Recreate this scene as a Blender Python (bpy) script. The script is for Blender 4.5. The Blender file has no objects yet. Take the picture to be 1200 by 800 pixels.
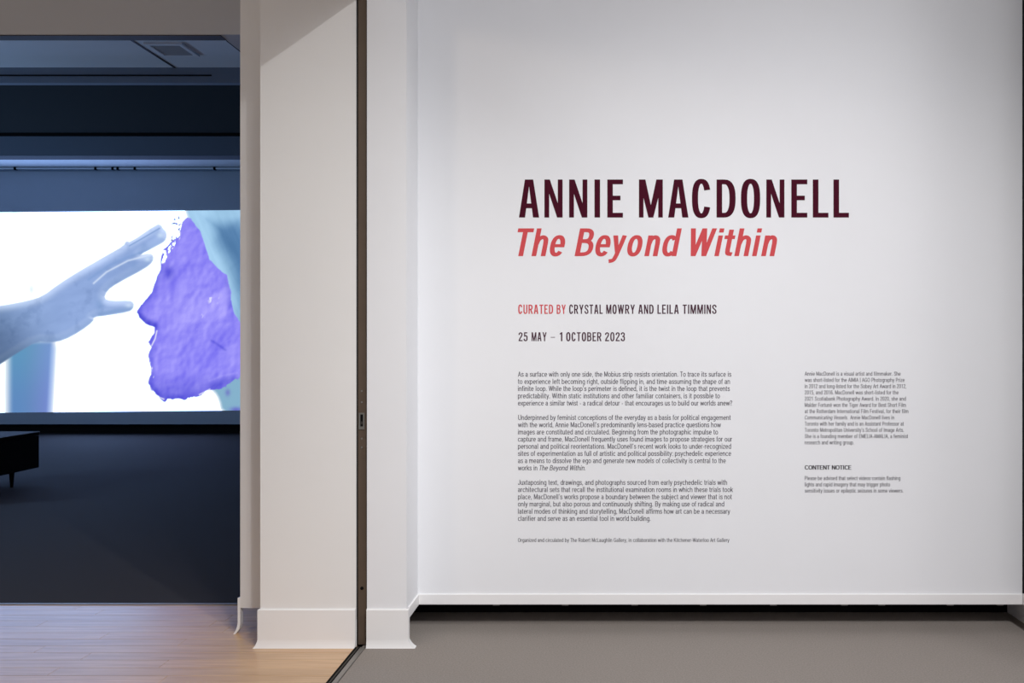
import bpy, bmesh, math, random
import numpy as np
from mathutils import Vector

random.seed(4)
scene = bpy.context.scene
col = scene.collection

# ------------------------------------------------------------------ camera
H = 1.32                     # eye height above the floor
FPX = 1000.0                 # focal length in pixels of the 1200x800 frame
U = H / 358.0                # metres per pixel in the plane of the pillar fronts (Y = 0)
D1 = FPX * U                 # camera distance to that plane
cam_data = bpy.data.cameras.new('camera')
cam_data.sensor_width = 36.0
cam_data.lens = FPX * 36.0 / 1200.0
cam_data.shift_x = -111.0 / 1200.0
cam = bpy.data.objects.new('camera', cam_data)
cam.location = (0, -D1, H)
cam.rotation_euler = (math.pi / 2, 0, 0)
col.objects.link(cam)
scene.camera = cam

# ------------------------------------------------------------------ world, lights, exposure
world = bpy.data.worlds.new('world')
scene.world = world
world.use_nodes = True
world.node_tree.nodes['Background'].inputs[0].default_value = (0.02, 0.02, 0.022, 1)
world.node_tree.nodes['Background'].inputs[1].default_value = 0.5
vs = scene.view_settings
vs.view_transform = 'Standard'
vs.look = 'None'
vs.gamma = 1.0
vs.use_curve_mapping = False
vs.exposure = 0.0


def spot(name, loc, target, power, colour, cone, blend=1.0, radius=0.03):
    l = bpy.data.lights.new(name, 'SPOT')
    l.energy = power
    l.color = colour
    l.spot_size = math.radians(cone)
    l.spot_blend = blend
    l.shadow_soft_size = radius
    o = bpy.data.objects.new(name, l)
    o.location = loc
    o.rotation_euler = (Vector(target) - Vector(loc)).to_track_quat('-Z', 'Y').to_euler()
    col.objects.link(o)
    return o


TRACK_X, TRACK_Z = 1.60, 4.68      # ceiling track with the gallery spotlights
spot('gallery_spot', (TRACK_X, -4.6, TRACK_Z), (0.1, 0.2, 0.0), 315, (1.0, 0.97, 0.99), 52, 1.0, 0.03)
spot('gallery_spot', (TRACK_X, -3.2, TRACK_Z), (-1.2, 0.0, 0.4), 122, (0.92, 1.0, 1.0), 50, 1.0, 0.03)
spot('gallery_spot', (TRACK_X, -5.0, TRACK_Z), (0.8, 0.2, 0.55), 470, (0.97, 0.99, 1.0), 44, 1.0, 0.03)
spot('gallery_spot', (TRACK_X, -3.9, TRACK_Z), (0.3, 0.2, 2.6), 132, (1.0, 0.985, 0.97), 80, 1.0, 0.03)
spot('gallery_spot', (TRACK_X, -3.2, TRACK_Z), (-1.65, 0.0, 0.8), 235, (1.0, 0.99, 0.96), 33, 1.0, 0.03)
for loc, power in (((2.2, -5.4, 4.95), 78), ((4.0, -3.2, 4.95), 46)):      # added soft fill areas for ambient light, no real fittings known
    pan = bpy.data.lights.new('added_soft_fill', 'AREA')
    pan.energy = power
    pan.size = 1.2
    pan_o = bpy.data.objects.new('added_soft_fill', pan)
    pan_o.location = loc
    col.objects.link(pan_o)
hall = bpy.data.lights.new('hall_lamp', 'POINT')
hall.energy = 55
hall.color = (1.0, 0.82, 0.62)
hall.shadow_soft_size = 0.25
hall_o = bpy.data.objects.new('hall_lamp', hall)
hall_o.location = (-3.4, -3.2, 3.3)
col.objects.link(hall_o)

glow = bpy.data.lights.new('added_blue_fill', 'POINT')      # added blue fill to brighten the video room, no such source known
glow.energy = 230
glow.color = (0.34, 0.60, 1.0)
glow.shadow_soft_size = 0.3
glow_o = bpy.data.objects.new('added_blue_fill', glow)
glow_o.location = (-7.6, 2.3, 1.6)
col.objects.link(glow_o)


# ------------------------------------------------------------------ helpers
def px(x, r=1.0):
    return (x - 711.0) * U * r


def pz(y, r=1.0):
    return H + (400.0 - y) * U * r


def py(r):
    return D1 * (r - 1.0)


def srgb(r, g, b):
    f = lambda c: (c / 255 / 12.92) if c / 255 <= 0.04045 else ((c / 255 + 0.055) / 1.055) ** 2.4
    return (f(r), f(g), f(b), 1.0)


def tag(o, label=None, cat=None, group=None, kind=None):
    if label: o['label'] = label
    if cat: o['category'] = cat
    if group: o['group'] = group
    if kind: o['kind'] = kind
    return o


def mesh_obj(name, verts, faces, m, parent=None, smooth=False):
    me = bpy.data.meshes.new(name)
    me.from_pydata([tuple(map(float, v)) for v in verts], [], faces)
    me.materials.append(m)
    if smooth:
        me.polygons.foreach_set('use_smooth', [True] * len(me.polygons))
    o = bpy.data.objects.new(name, me)
    col.objects.link(o)
    if parent:
        o.parent = parent
    return o


def bm_obj(name, bm, m, parent=None):
    me = bpy.data.meshes.new(name)
    bm.normal_update()
    bm.to_mesh(me)
    bm.free()
    me.materials.append(m)
    o = bpy.data.objects.new(name, me)
    col.objects.link(o)
    if parent:
        o.parent = parent
    return o


def box_bm(bm, x0, x1, y0, y1, z0, z1):
    v = [bm.verts.new(p) for p in ((x0, y0, z0), (x1, y0, z0), (x1, y1, z0), (x0, y1, z0),
                                   (x0, y0, z1), (x1, y0, z1), (x1, y1, z1), (x0, y1, z1))]
    for f in ((3, 2, 1, 0), (4, 5, 6, 7), (0, 1, 5, 4), (1, 2, 6, 5), (2, 3, 7, 6), (3, 0, 4, 7)):
        bm.faces.new([v[i] for i in f])


def box(name, x0, x1, y0, y1, z0, z1, m, parent=None, bevel=0.0):
    bm = bmesh.new()
    box_bm(bm, x0, x1, y0, y1, z0, z1)
    if bevel:
        bmesh.ops.bevel(bm, geom=list(bm.edges), offset=bevel, segments=2, affect='EDGES', profile=0.5)
    return bm_obj(name, bm, m, parent)


def cyl(name, p0, p1, rad, m, parent=None, n=12, rad1=None):
    p0, p1 = Vector(p0), Vector(p1)
    d = (p1 - p0)
    q = d.to_track_quat('Z', 'Y')
    rad1 = rad if rad1 is None else rad1
    vs_, fs = [], []
    for k in range(n):
        a = 2 * math.pi * k / n
        vs_.append(p0 + q @ Vector((rad * math.cos(a), rad * math.sin(a), 0)))
    for k in range(n):
        a = 2 * math.pi * k / n
        vs_.append(p1 + q @ Vector((rad1 * math.cos(a), rad1 * math.sin(a), 0)))
    for k in range(n):
        fs.append((k, (k + 1) % n, n + (k + 1) % n, n + k))
    fs.append(tuple(reversed(range(n))))
    fs.append(tuple(range(n, 2 * n)))
    return mesh_obj(name, vs_, fs, m, parent)


def empty(name, loc=(0, 0, 0)):
    o = bpy.data.objects.new(name, None)
    o.location = loc
    o.empty_display_size = 0.1
    col.objects.link(o)
    return o


# ------------------------------------------------------------------ materials
def material(name, colour, rough=0.6, metal=0.0, bump=0.0, scale=200.0, vary=0.0, vscale=3.0, spec=0.5, detail=3.0):
    m = bpy.data.materials.new(name)
    m.use_nodes = True
    nt = m.node_tree
    b = nt.nodes['Principled BSDF']
    b.inputs['Base Color'].default_value = colour
    b.inputs['Roughness'].default_value = rough
    b.inputs['Metallic'].default_value = metal
    b.inputs['Specular IOR Level'].default_value = spec
    tc = nt.nodes.new('ShaderNodeTexCoord')
    if vary:
        n = nt.nodes.new('ShaderNodeTexNoise')
        n.inputs['Scale'].default_value = vscale
        n.inputs['Detail'].default_value = detail
        nt.links.new(tc.outputs['Object'], n.inputs['Vector'])
        mix = nt.nodes.new('ShaderNodeMix')
        mix.data_type = 'RGBA'
        mix.inputs['A'].default_value = tuple(c * (1 - vary) for c in colour[:3]) + (1,)
        mix.inputs['B'].default_value = tuple(min(1, c * (1 + vary)) for c in colour[:3]) + (1,)
        nt.links.new(n.outputs['Fac'], mix.inputs['Factor'])
        nt.links.new(mix.outputs['Result'], b.inputs['Base Color'])
    if bump:
        n2 = nt.nodes.new('ShaderNodeTexNoise')
        n2.inputs['Scale'].default_value = scale
        n2.inputs['Detail'].default_value = 3
        nt.links.new(tc.outputs['Object'], n2.inputs['Vector'])
        bp = nt.nodes.new('ShaderNodeBump')
        bp.inputs['Strength'].default_value = bump
        bp.inputs['Distance'].default_value = 0.002
        nt.links.new(n2.outputs['Fac'], bp.inputs['Height'])
        nt.links.new(bp.outputs['Normal'], b.inputs['Normal'])
    return m


M_white = material('white_wall_paint', srgb(232, 232, 235), 0.75, bump=0.12, scale=260, vary=0.012, vscale=4, spec=0.25)
M_pillar = material('warm_white_wall_paint', srgb(233, 231, 230), 0.7, bump=0.1, scale=220, vary=0.012, vscale=4, spec=0.3)
M_base = material('white_cove_base', srgb(236, 234, 234), 0.45, bump=0.05, scale=90, vary=0.01, spec=0.4)
M_carpet = material('grey_carpet', srgb(146, 138, 132), 0.95, bump=0.8, scale=420, vary=0.30, vscale=150, spec=0.1)
M_dcarpet = material('charcoal_carpet', srgb(60, 55, 55), 0.9, bump=0.6, scale=380, vary=0.18, vscale=300, spec=0.15)
M_black = material('black_plinth', srgb(18, 17, 17), 0.85, bump=0.05, spec=0.15)
M_bronze = material('dark_bronze_metal', srgb(88, 74, 62), 0.5, metal=0.2, bump=0.05, scale=60, vary=0.15, vscale=6)
M_blackm = material('black_metal', srgb(11, 10, 11), 0.7, bump=0.03, spec=0.1)
M_steel = material('brushed_steel', srgb(150, 148, 142), 0.4, metal=0.8, bump=0.05, scale=120)
M_alu = material('grey_aluminium', srgb(150, 146, 142), 0.45, metal=0.6, bump=0.05, scale=120)
M_track = material('dark_grey_track', srgb(66, 62, 58), 0.6, metal=0.3, bump=0.05)
M_soffit = material('grey_lintel_paint', srgb(182, 183, 189), 0.8, bump=0.1, vary=0.02)
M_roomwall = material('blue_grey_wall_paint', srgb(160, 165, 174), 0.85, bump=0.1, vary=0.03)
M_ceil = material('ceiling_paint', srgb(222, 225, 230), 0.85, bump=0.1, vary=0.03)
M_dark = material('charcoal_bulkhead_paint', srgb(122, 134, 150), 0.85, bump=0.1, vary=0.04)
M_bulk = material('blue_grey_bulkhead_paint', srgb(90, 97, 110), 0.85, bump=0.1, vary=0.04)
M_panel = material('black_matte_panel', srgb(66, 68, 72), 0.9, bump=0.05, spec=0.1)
M_leather = material('black_leather', srgb(10, 9, 10), 0.7, bump=0.3, scale=120, spec=0.2)
M_maroon = material('maroon_vinyl', srgb(72, 22, 38), 0.8, bump=0.02, spec=0.02)
M_coral = material('coral_vinyl', srgb(206, 82, 86), 0.8, bump=0.02, spec=0.02)
M_grey = material('grey_vinyl', srgb(84, 80, 88), 0.8, bump=0.02, spec=0.02)
M_ink = material('dark_plum_vinyl', srgb(78, 52, 64), 0.8, bump=0.02, spec=0.02)
M_notice = material('charcoal_vinyl', srgb(62, 57, 63), 0.8, bump=0.02, spec=0.02)


def wood_material():
    m = bpy.data.materials.new('maple_floorboard')
    m.use_nodes = True
    nt = m.node_tree
    b = nt.nodes['Principled BSDF']
    b.inputs['Roughness'].default_value = 0.30
    b.inputs['Specular IOR Level'].default_value = 0.55
    tc = nt.nodes.new('ShaderNodeTexCoord')
    mp = nt.nodes.new('ShaderNodeMapping')
    mp.inputs['Scale'].default_value = (2.0, 42.0, 1.0)
    oi = nt.nodes.new('ShaderNodeObjectInfo')
    nt.links.new(tc.outputs['Object'], mp.inputs['Vector'])
    add = nt.nodes.new('ShaderNodeVectorMath')
    add.operation = 'ADD'
    mul = nt.nodes.new('ShaderNodeMath')
    mul.operation = 'MULTIPLY'
    mul.inputs[1].default_value = 40.0
    nt.links.new(oi.outputs['Random'], mul.inputs[0])
    nt.links.new(mp.outputs['Vector'], add.inputs[0])
    nt.links.new(mul.outputs[0], add.inputs[1])
    n = nt.nodes.new('ShaderNodeTexNoise')
    n.inputs['Scale'].default_value = 1.6
    n.inputs['Detail'].default_value = 6
    nt.links.new(add.outputs['Vector'], n.inputs['Vector'])
    ramp = nt.nodes.new('ShaderNodeValToRGB')
    ramp.color_ramp.elements[0].position = 0.3
    ramp.color_ramp.elements[0].color = srgb(188, 149, 112)
    ramp.color_ramp.elements[1].position = 0.72
    ramp.color_ramp.elements[1].color = srgb(218, 182, 144)
    nt.links.new(n.outputs['Fac'], ramp.inputs['Fac'])
    hsv = nt.nodes.new('ShaderNodeHueSaturation')
    mr = nt.nodes.new('ShaderNodeMapRange')
    mr.inputs['To Min'].default_value = 0.93
    mr.inputs['To Max'].default_value = 1.05
    nt.links.new(oi.outputs['Random'], mr.inputs['Value'])
    nt.links.new(mr.outputs['Result'], hsv.inputs['Value'])
    nt.links.new(ramp.outputs['Color'], hsv.inputs['Color'])
    nt.links.new(hsv.outputs['Color'], b.inputs['Base Color'])
    bp = nt.nodes.new('ShaderNodeBump')
    bp.inputs['Strength'].default_value = 0.08
    bp.inputs['Distance'].default_value = 0.001
    nt.links.new(n.outputs['Fac'], bp.inputs['Height'])
    nt.links.new(bp.outputs['Normal'], b.inputs['Normal'])
    return m


M_wood = wood_material()

# ------------------------------------------------------------------ main dimensions
R_W = 1.0592                       # text wall plane
Y_W = py(R_W)
R_J = 1.044                        # door jamb plane
Y_J = py(R_J)
R_O = 1.162                        # wood / dark carpet border
Y_O = py(R_O)
X_PL0, X_PL1 = px(305), px(417)    # left pillar
X_PR0, X_PR1 = px(430), px(476.5)  # right pillar
X_W0, X_W1 = px(489, R_W), px(1198, R_W)
Z_F = (758 - 726) * U              # underside of the floating walls
Z_T = (758 - 713) * U              # top of the base trims
CEIL = 5.0
BACK = -6.5
LEFT = -6.6
RIGHT = 5.2
X_JL = px(281.5, R_J)              # left end of the jamb wall
R_S = 3.30                         # screen wall
Y_S = py(R_S)
FAR_L, FAR_R = -12.5, -1.25

# ------------------------------------------------------------------ floors
f = box('floor', px(424), RIGHT, BACK, 1.2, -0.06, 0.0, M_carpet)
tag(f, 'grey loop carpet floor in front of the white text wall', 'floor', kind='structure')

wf = box('floor', LEFT, px(424) - 0.001, BACK, Y_O, -0.06, -0.012, M_track)
tag(wf, 'pale maple board floor beside the sliding door track', 'floor', kind='structure')
# boards: run across the picture, butt ends staggered
bw = 0.083
row = 0
y = Y_O
X_WR = px(417)
plank_meshes = {}
while y > -2.0:
    x = X_WR
    ln = random.uniform(0.5, 1.5)
    while x > -4.9:
        x0 = max(x - ln, -5.0)
        L = round(x - x0, 2)
        key = L
        if key not in plank_meshes:
            bm = bmesh.new()
            box_bm(bm, -L, -0.0008, -bw + 0.0008, 0, -0.012, 0.0)
            bmesh.ops.bevel(bm, geom=[e for e in bm.edges if all(v.co.z > -0.001 for v in e.verts)], offset=0.0012,
                            segments=1, affect='EDGES')
            me = bpy.data.meshes.new('plank')
            bm.to_mesh(me)
            bm.free()
            me.materials.append(M_wood)
            plank_meshes[key] = me
        o = bpy.data.objects.new('plank', plank_meshes[key])
        o.location = (x, y, 0)
        col.objects.link(o)
        o.parent = wf
        x -= L
        ln = random.choice([0.8, 1.1, 1.4, 1.7])
    y -= bw
    row += 1

df = box('floor', FAR_L, FAR_R, Y_O, Y_S + 1.0, -0.06, -0.001, M_dcarpet)
tag(df, 'dark charcoal carpet floor of the darkened video room', 'floor', kind='structure')
ed = box('trim_4', LEFT, FAR_R - 0.35, Y_O - 0.006, Y_O + 0.012, -0.01, 0.004, M_alu)
tag(ed, 'thin metal strip where pale boards meet dark carpet', 'floor strip', kind='structure')

# ------------------------------------------------------------------ enclosing rooms
def struct(o, label, cat):
    return tag(o, label, cat, kind='structure')


struct(box('ceiling', LEFT, RIGHT, BACK, 1.2, CEIL, CEIL + 0.1, M_ceil), 'plain white ceiling above the text wall', 'ceiling')
struct(box('wall_behind', LEFT, RIGHT, BACK - 0.1, BACK, 0, CEIL, M_white), 'white wall behind the viewer', 'wall')
struct(box('wall_far_right', RIGHT, RIGHT + 0.1, BACK, 1.2, 0, CEIL, M_white), 'white side wall right of the text wall', 'wall')
struct(box('wall_hall', LEFT - 0.1, LEFT, BACK, Y_O, 0, CEIL, M_white), 'white side wall of the board-floored hall', 'wall')

# text wall: floats above the floor on a set-back black plinth
wb = box('wall_back', X_W0 - 0.02, X_W1, Y_W, Y_W + 0.42, Z_F, CEIL, M_white)
struct(wb, 'large white wall with exhibition text, floating above grey carpet', 'wall')
box('base_trim', X_W0 - 0.02, X_W1 - 0.001, Y_W - 0.007, Y_W + 0.02, Z_F, Z_T, M_base, wb, 0.0025)
Y_P = py(1.129)
pl = box('plinth', X_PR0, X_W1 + 0.3, Y_P, Y_P + 0.05, 0, Z_F, M_black, wb)
for gx in (580.5, 662, 744, 825, 908, 992, 1036, 1117, 1176):
    c = px(gx, R_W)
    bm = bmesh.new()
    box_bm(bm, c - 0.015, c + 0.015, Y_W + 0.03, Y_W + 0.05, Z_F - 0.015, Z_F - 0.009)
    box_bm(bm, c - 0.006, c + 0.006, Y_W + 0.036, Y_W + 0.046, Z_F - 0.011, Z_F)
    bm_obj('bracket', bm, M_alu, wb)
box('end_bracket', px(1172, 1.1), px(1186, 1.1), Y_P - 0.03, Y_P, Z_F - 0.014, Z_F - 0.002, M_alu, wb)

# right pillar (return of the text wall)
wp = box('wall_right_pillar', X_PR0, X_PR1, 0.0, Y_W + 0.30, Z_F, CEIL, M_white)
struct(wp, 'narrow white pillar between dark door edge and text wall', 'wall')
box('return_trim', X_PR1 - 0.001, X_PR1 + 0.0075, 0.004, Y_W - 0.001, Z_F, Z_T, M_base, wp, 0.0025)
box('plinth', X_PR0 + 0.002, X_PR1 - 0.10, 0.03, Y_P, 0, Z_F, M_black, wp)


def cove(name, x0, x1, yf, ret_r, ret_l, label, cat, toe=0.018):
    """cove base: flat sheet with a flared toe along the front and short flared ends"""
    t = 0.009
    prof = [(0.0, Z_T), (-0.5 * t, Z_T), (-t, Z_T - 0.004), (-t, 0.034), (-t - 0.001, 0.026), (-t - 0.003, 0.016),
            (-t - 0.006, 0.006), (-t - 0.009, 0.0), (0.0, 0.0)]
    bm = bmesh.new()
    a, b = [], []
    for d, z in prof:
        off = -d if z > 0.03 else t + (-d - t) * toe / 0.009
        xl = x0 - (off if ret_l else 0)
        xr = x1 + (off if ret_r else 0)
        if d == 0.0:
            xl, xr = x0, x1
        a.append(bm.verts.new((xl, yf + d, z)))
        b.append(bm.verts.new((xr, yf + d, z)))
    n = len(prof)
    for i in range(n - 1):
        bm.faces.new((a[i], a[i + 1], b[i + 1], b[i]))
    bm.faces.new((a[-1], a[0], b[0], b[-1]))
    # ends run back along the side of the pillar
    for flag, ring, s, xe in ((ret_l, a, -1, x0), (ret_r, b, 1, x1)):
        if flag:
            back = [bm.verts.new((v.co.x, yf + flag, v.co.z)) for v in ring]
            for i in range(n - 1):
                bm.faces.new((ring[i], ring[i + 1], back[i + 1], back[i]))
            bm.faces.new(back)
        else:
            bm.faces.new(ring)
    bmesh.ops.recalc_face_normals(bm, faces=bm.faces)
    o = bm_obj(name, bm, M_base)
    return struct(o, label, cat)


cove('baseboard_right', X_PR0, X_PR1 + 0.0005, 0.0, 0.016, 0, 'white cove base with flared toe under the narrow pillar', 'baseboard', 0.030)

# left pillar
lp = box('wall_left_pillar', X_PL0, X_PL1, 0.0, Y_O - 0.03, Z_F, CEIL, M_pillar)
struct(lp, 'wide white pillar left of the dark door edge', 'wall')
box('plinth', X_PL0 + 0.02, X_PL1, 0.012, Y_O - 0.08, 0, Z_F, M_pillar, lp)
cove('baseboard_left', X_PL0, X_PL1, 0.0, 0, 0.02, 'white cove base with flared toe under the wide pillar', 'baseboard')

# jamb wall beside the opening
jw = box('wall_jamb', X_JL, X_PL0 + 0.05, Y_J, Y_O + 0.05, Z_F, CEIL, M_pillar)
struct(jw, 'narrow beige wall end beside the video room opening', 'wall')
box('plinth', X_JL + 0.003, X_PL0 + 0.03, Y_O - 0.05, Y_O + 0.04, 0, Z_F, M_black, jw)
# cove base on the end of the jamb wall (seen edge on)
bm = bmesh.new()
t = 0.012
prof = [(0.0, Z_T), (-t, Z_T - 0.003), (-t, 0.050), (-t - 0.003, 0.034), (-t - 0.010, 0.016), (-t - 0.020, 0.0), (-t - 0.010, 0.0), (-0.005, 0.022), (0.0, 0.045)]
fr = [bm.verts.new((X_JL + d, Y_J + 0.001, z)) for d, z in prof]
bk = [bm.verts.new((X_JL + d, Y_J + 0.03, z)) for d, z in prof]
n = len(prof)
for i in range(n):
    bm.faces.new((fr[i], fr[(i + 1) % n], bk[(i + 1) % n], bk[i]))
bm.faces.new(fr)
bm.faces.new(bk)
bmesh.ops.recalc_face_normals(bm, faces=bm.faces)
struct(bm_obj('baseboard_jamb', bm, M_base), 'thin white cove base edge at the opening to the video room', 'baseboard')

# blocking wall behind the pillars and text wall
struct(box('wall_core', FAR_R - 0.05, RIGHT, 0.98, 1.1, 0, CEIL, M_dark), 'dark structural wall behind the text wall', 'wall')

# ------------------------------------------------------------------ sliding door in its pocket
dr = empty('door_1', (0, 0, 0))
struct(dr, 'dark bronze sliding door edge in slot between white pillars', 'door')
xd0, xd1 = px(417.0), px(430.0)
yd = 0.014
box('leaf', px(418.2), px(428.6), yd, 0.55, 0.006, CEIL - 0.01, M_bronze, dr, 0.001)
box('dark_slot_side', xd0, px(417.8), 0.012, 0.56, 0.0, CEIL - 0.01, M_blackm, dr)  # black strip put in for the shadow line at the slot's left
box('dark_slot_side', px(429.1), xd1, 0.010, 0.56, 0.0, CEIL - 0.01, M_track, dr)
box('pocket_back', xd0, xd1, 0.57, 0.58, 0, CEIL - 0.01, M_blackm, dr)
rr = 1 + yd / D1
# lock plate with slot
bm = bmesh.new()
x0, x1, z0, z1 = px(420.6, rr), px(427.2, rr), pz(503, rr), pz(483.5, rr)
hx0, hx1, hz0, hz1 = px(422.4, rr), px(425.6, rr), pz(499.6, rr), pz(485.4, rr)
yf, yb = yd - 0.003, yd + 0.0005
box_bm(bm, x0, hx0, yf, yb, z0, z1)
box_bm(bm, hx1, x1, yf, yb, z0, z1)
box_bm(bm, hx0, hx1, yf, yb, z0, hz0)
box_bm(bm, hx0, hx1, yf, yb, hz1, z1)
lk = bm_obj('lock_plate', bm, M_steel, dr)
lk['label'] = 'steel lock plate with dark slot'
box('lock_slot', hx0, hx1, yd - 0.001, yd + 0.0004, hz0, hz1, M_blackm, lk)
box('hook', hx0 + 0.003, hx1 - 0.003, yd - 0.002, yd, hz0 + 0.010, hz0 + 0.022, M_track, lk)
for sy in (458, 471, 513.6, 524):
    cyl('screw', (px(424, rr), yd + 0.001, pz(sy, rr)), (px(424, rr), yd - 0.002, pz(sy, rr)), 0.0042, M_steel, dr, 10)
cyl('bolt_hole', (px(424.2, rr), yd + 0.001, pz(689, rr)), (px(424.2, rr), yd - 0.0012, pz(689, rr)), 0.0075, M_blackm, dr, 12)

# floor track of the sliding door
tr = empty('trim_1', (0, 0, 0))
struct(tr, 'grey metal floor track running from slot toward the viewer', 'floor track')
box('track_base', px(417), px(429), BACK, 0.0, -0.02, 0.001, M_track, tr)
box('track_rail', px(417.2), px(418.6), BACK, -0.012, 0.0, 0.005, M_blackm, tr)
box('track_rail', px(421.4), px(422.6), BACK, -0.012, 0.0, 0.004, M_blackm, tr)
box('track_cover', px(423.2), px(428.6), BACK, -0.012, 0.0, 0.0045, M_alu, tr, 0.001)
# header over the track
hd = box('trim_2', px(417), px(430), BACK, -0.001, pz(-9), CEIL, M_white)
struct(hd, 'white header above the sliding door track', 'header')

# dark side panel and white trim at right end of the text wall
d2 = empty('door_2', (0, 0, 0))
struct(d2, 'black door edge at the right end of the text wall', 'door')
box('leaf', X_W1 + 0.0005, X_W1 + 0.05, Y_W - 0.62, Y_W + 0.3, Z_T + 0.003, CEIL - 0.01, M_blackm, d2)
tb = box('sill_trim', X_W1 - 0.004, X_W1 + 0.05, Y_W - 0.62, Y_W - 0.0075, Z_F - 0.0, Z_T + 0.004, M_base, d2, 0.0025)

rw = box('wall_right', X_W1 + 0.052, RIGHT, Y_W - 0.60, 0.97, 0.0, CEIL, M_white)
struct(rw, 'white wall beyond the black door edge at right', 'wall')

# ------------------------------------------------------------------ opening lintel and video room shell
z_l = pz(40.5, R_O)
ln_ = box('trim_3', LEFT, px(283, R_O) + 0.25, Y_O, py(1.178), z_l, CEIL, M_soffit)
struct(ln_, 'grey lintel above the opening to the video room', 'lintel')
box('edge_strip', LEFT, px(264, 1.178), Y_O + 0.004, py(1.1815), z_l - 0.004, z_l + 0.0, M_track, ln_)
rb = box('wall_bulkhead', px(264, 1.18), FAR_R - 0.02, py(1.178), py(1.68), z_l, CEIL, M_soffit)
struct(rb, 'grey bulkhead running back beside the lintel', 'wall')
box('dark_edge_line', px(264, 1.18) - 0.012, px(264, 1.18), py(1.19), py(1.66), z_l + 0.004, z_l + 0.035, M_blackm, rb)  # thin black strip along the bulkhead's lower edge

R_B1, R_B2 = 1.70, 2.5
z_ca = pz(79, R_B1)
ca = box('ceiling', FAR_L, FAR_R, py(1.178), py(R_B1), z_ca, z_ca + 0.08, M_ceil)
struct(ca, 'video room ceiling panel with square air vent', 'ceiling')
# seam between ceiling panels
box('panel_seam', -3.180, -3.164, py(1.2), py(R_B1), z_ca - 0.004, z_ca + 0.001, M_track, ca)
rc = 546.0
# square vent with frame and louvres
va = empty('ceiling_vent', (-2.99, py(1.592), z_ca))
tag(va, 'square louvred air vent in the video room ceiling', 'vent')
xa, xb = -0.13, 0.13
ya, yb = -0.13, 0.13
for n_, (a, b, c, d) in enumerate(((xa, xb, ya, ya + 0.03), (xa, xb, yb - 0.03, yb), (xa, xa + 0.03, ya + 0.03, yb - 0.03), (xb - 0.03, xb, ya + 0.03, yb - 0.03))):
    box('frame_bar', a, b, c, d, -0.014, 0.0, M_ceil, va, 0.002)
box('duct_plate', xa + 0.03, xb - 0.03, ya + 0.03, yb - 0.03, -0.002, 0.0, M_dark, va)
for k in range(8):
    yy = ya + 0.042 + k * 0.025
    mesh_obj('louvre', [(xa + 0.03, yy, -0.003), (xb - 0.03, yy, -0.003), (xb - 0.03, yy + 0.012, -0.012), (xa + 0.03, yy + 0.012, -0.012),
                        (xa + 0.03, yy + 0.002, -0.002), (xb - 0.03, yy + 0.002, -0.002), (xb - 0.03, yy + 0.014, -0.011), (xa + 0.03, yy + 0.014, -0.011)],
             [(0, 1, 2, 3), (7, 6, 5, 4), (0, 4, 5, 1), (1, 5, 6, 2), (2, 6, 7, 3), (3, 7, 4, 0)], M_roomwall, va)

# downstand fascia at the end of the low ceiling, with a slot
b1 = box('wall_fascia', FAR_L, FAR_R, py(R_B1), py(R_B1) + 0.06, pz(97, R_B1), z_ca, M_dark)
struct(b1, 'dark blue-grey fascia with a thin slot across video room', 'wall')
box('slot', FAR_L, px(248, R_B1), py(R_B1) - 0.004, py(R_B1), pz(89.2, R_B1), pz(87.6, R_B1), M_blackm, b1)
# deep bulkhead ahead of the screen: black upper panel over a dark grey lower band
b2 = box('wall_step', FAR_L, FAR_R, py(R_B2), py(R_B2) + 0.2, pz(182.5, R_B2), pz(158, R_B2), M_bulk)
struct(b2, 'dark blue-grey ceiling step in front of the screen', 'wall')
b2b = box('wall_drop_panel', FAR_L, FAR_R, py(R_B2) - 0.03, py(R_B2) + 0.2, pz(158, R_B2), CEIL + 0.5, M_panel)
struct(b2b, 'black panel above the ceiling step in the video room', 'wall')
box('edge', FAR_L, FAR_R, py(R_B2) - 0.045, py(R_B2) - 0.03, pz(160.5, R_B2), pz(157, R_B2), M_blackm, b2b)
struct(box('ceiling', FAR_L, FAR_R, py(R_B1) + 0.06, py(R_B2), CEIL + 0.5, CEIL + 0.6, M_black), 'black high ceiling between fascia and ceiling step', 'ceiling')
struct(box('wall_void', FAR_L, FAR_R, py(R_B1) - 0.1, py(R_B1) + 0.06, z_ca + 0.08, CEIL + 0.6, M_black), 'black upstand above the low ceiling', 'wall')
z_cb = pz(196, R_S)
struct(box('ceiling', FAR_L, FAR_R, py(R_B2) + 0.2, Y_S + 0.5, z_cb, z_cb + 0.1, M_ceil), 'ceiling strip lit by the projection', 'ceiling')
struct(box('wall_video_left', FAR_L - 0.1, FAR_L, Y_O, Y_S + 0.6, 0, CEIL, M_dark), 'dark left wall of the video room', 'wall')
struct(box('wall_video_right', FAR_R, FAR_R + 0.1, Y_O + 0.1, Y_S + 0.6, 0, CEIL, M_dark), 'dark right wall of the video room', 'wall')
# screen wall, floating on a black plinth
sw = box('wall_screen', FAR_L, FAR_R, Y_S, Y_S + 0.3, pz(497, R_S), z_cb, M_roomwall)
struct(sw, 'blue-grey wall carrying the projection', 'wall')
box('plinth', FAR_L, FAR_R, Y_S + 0.2, Y_S + 0.35, 0, pz(496, R_S), M_black, sw)

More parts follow.
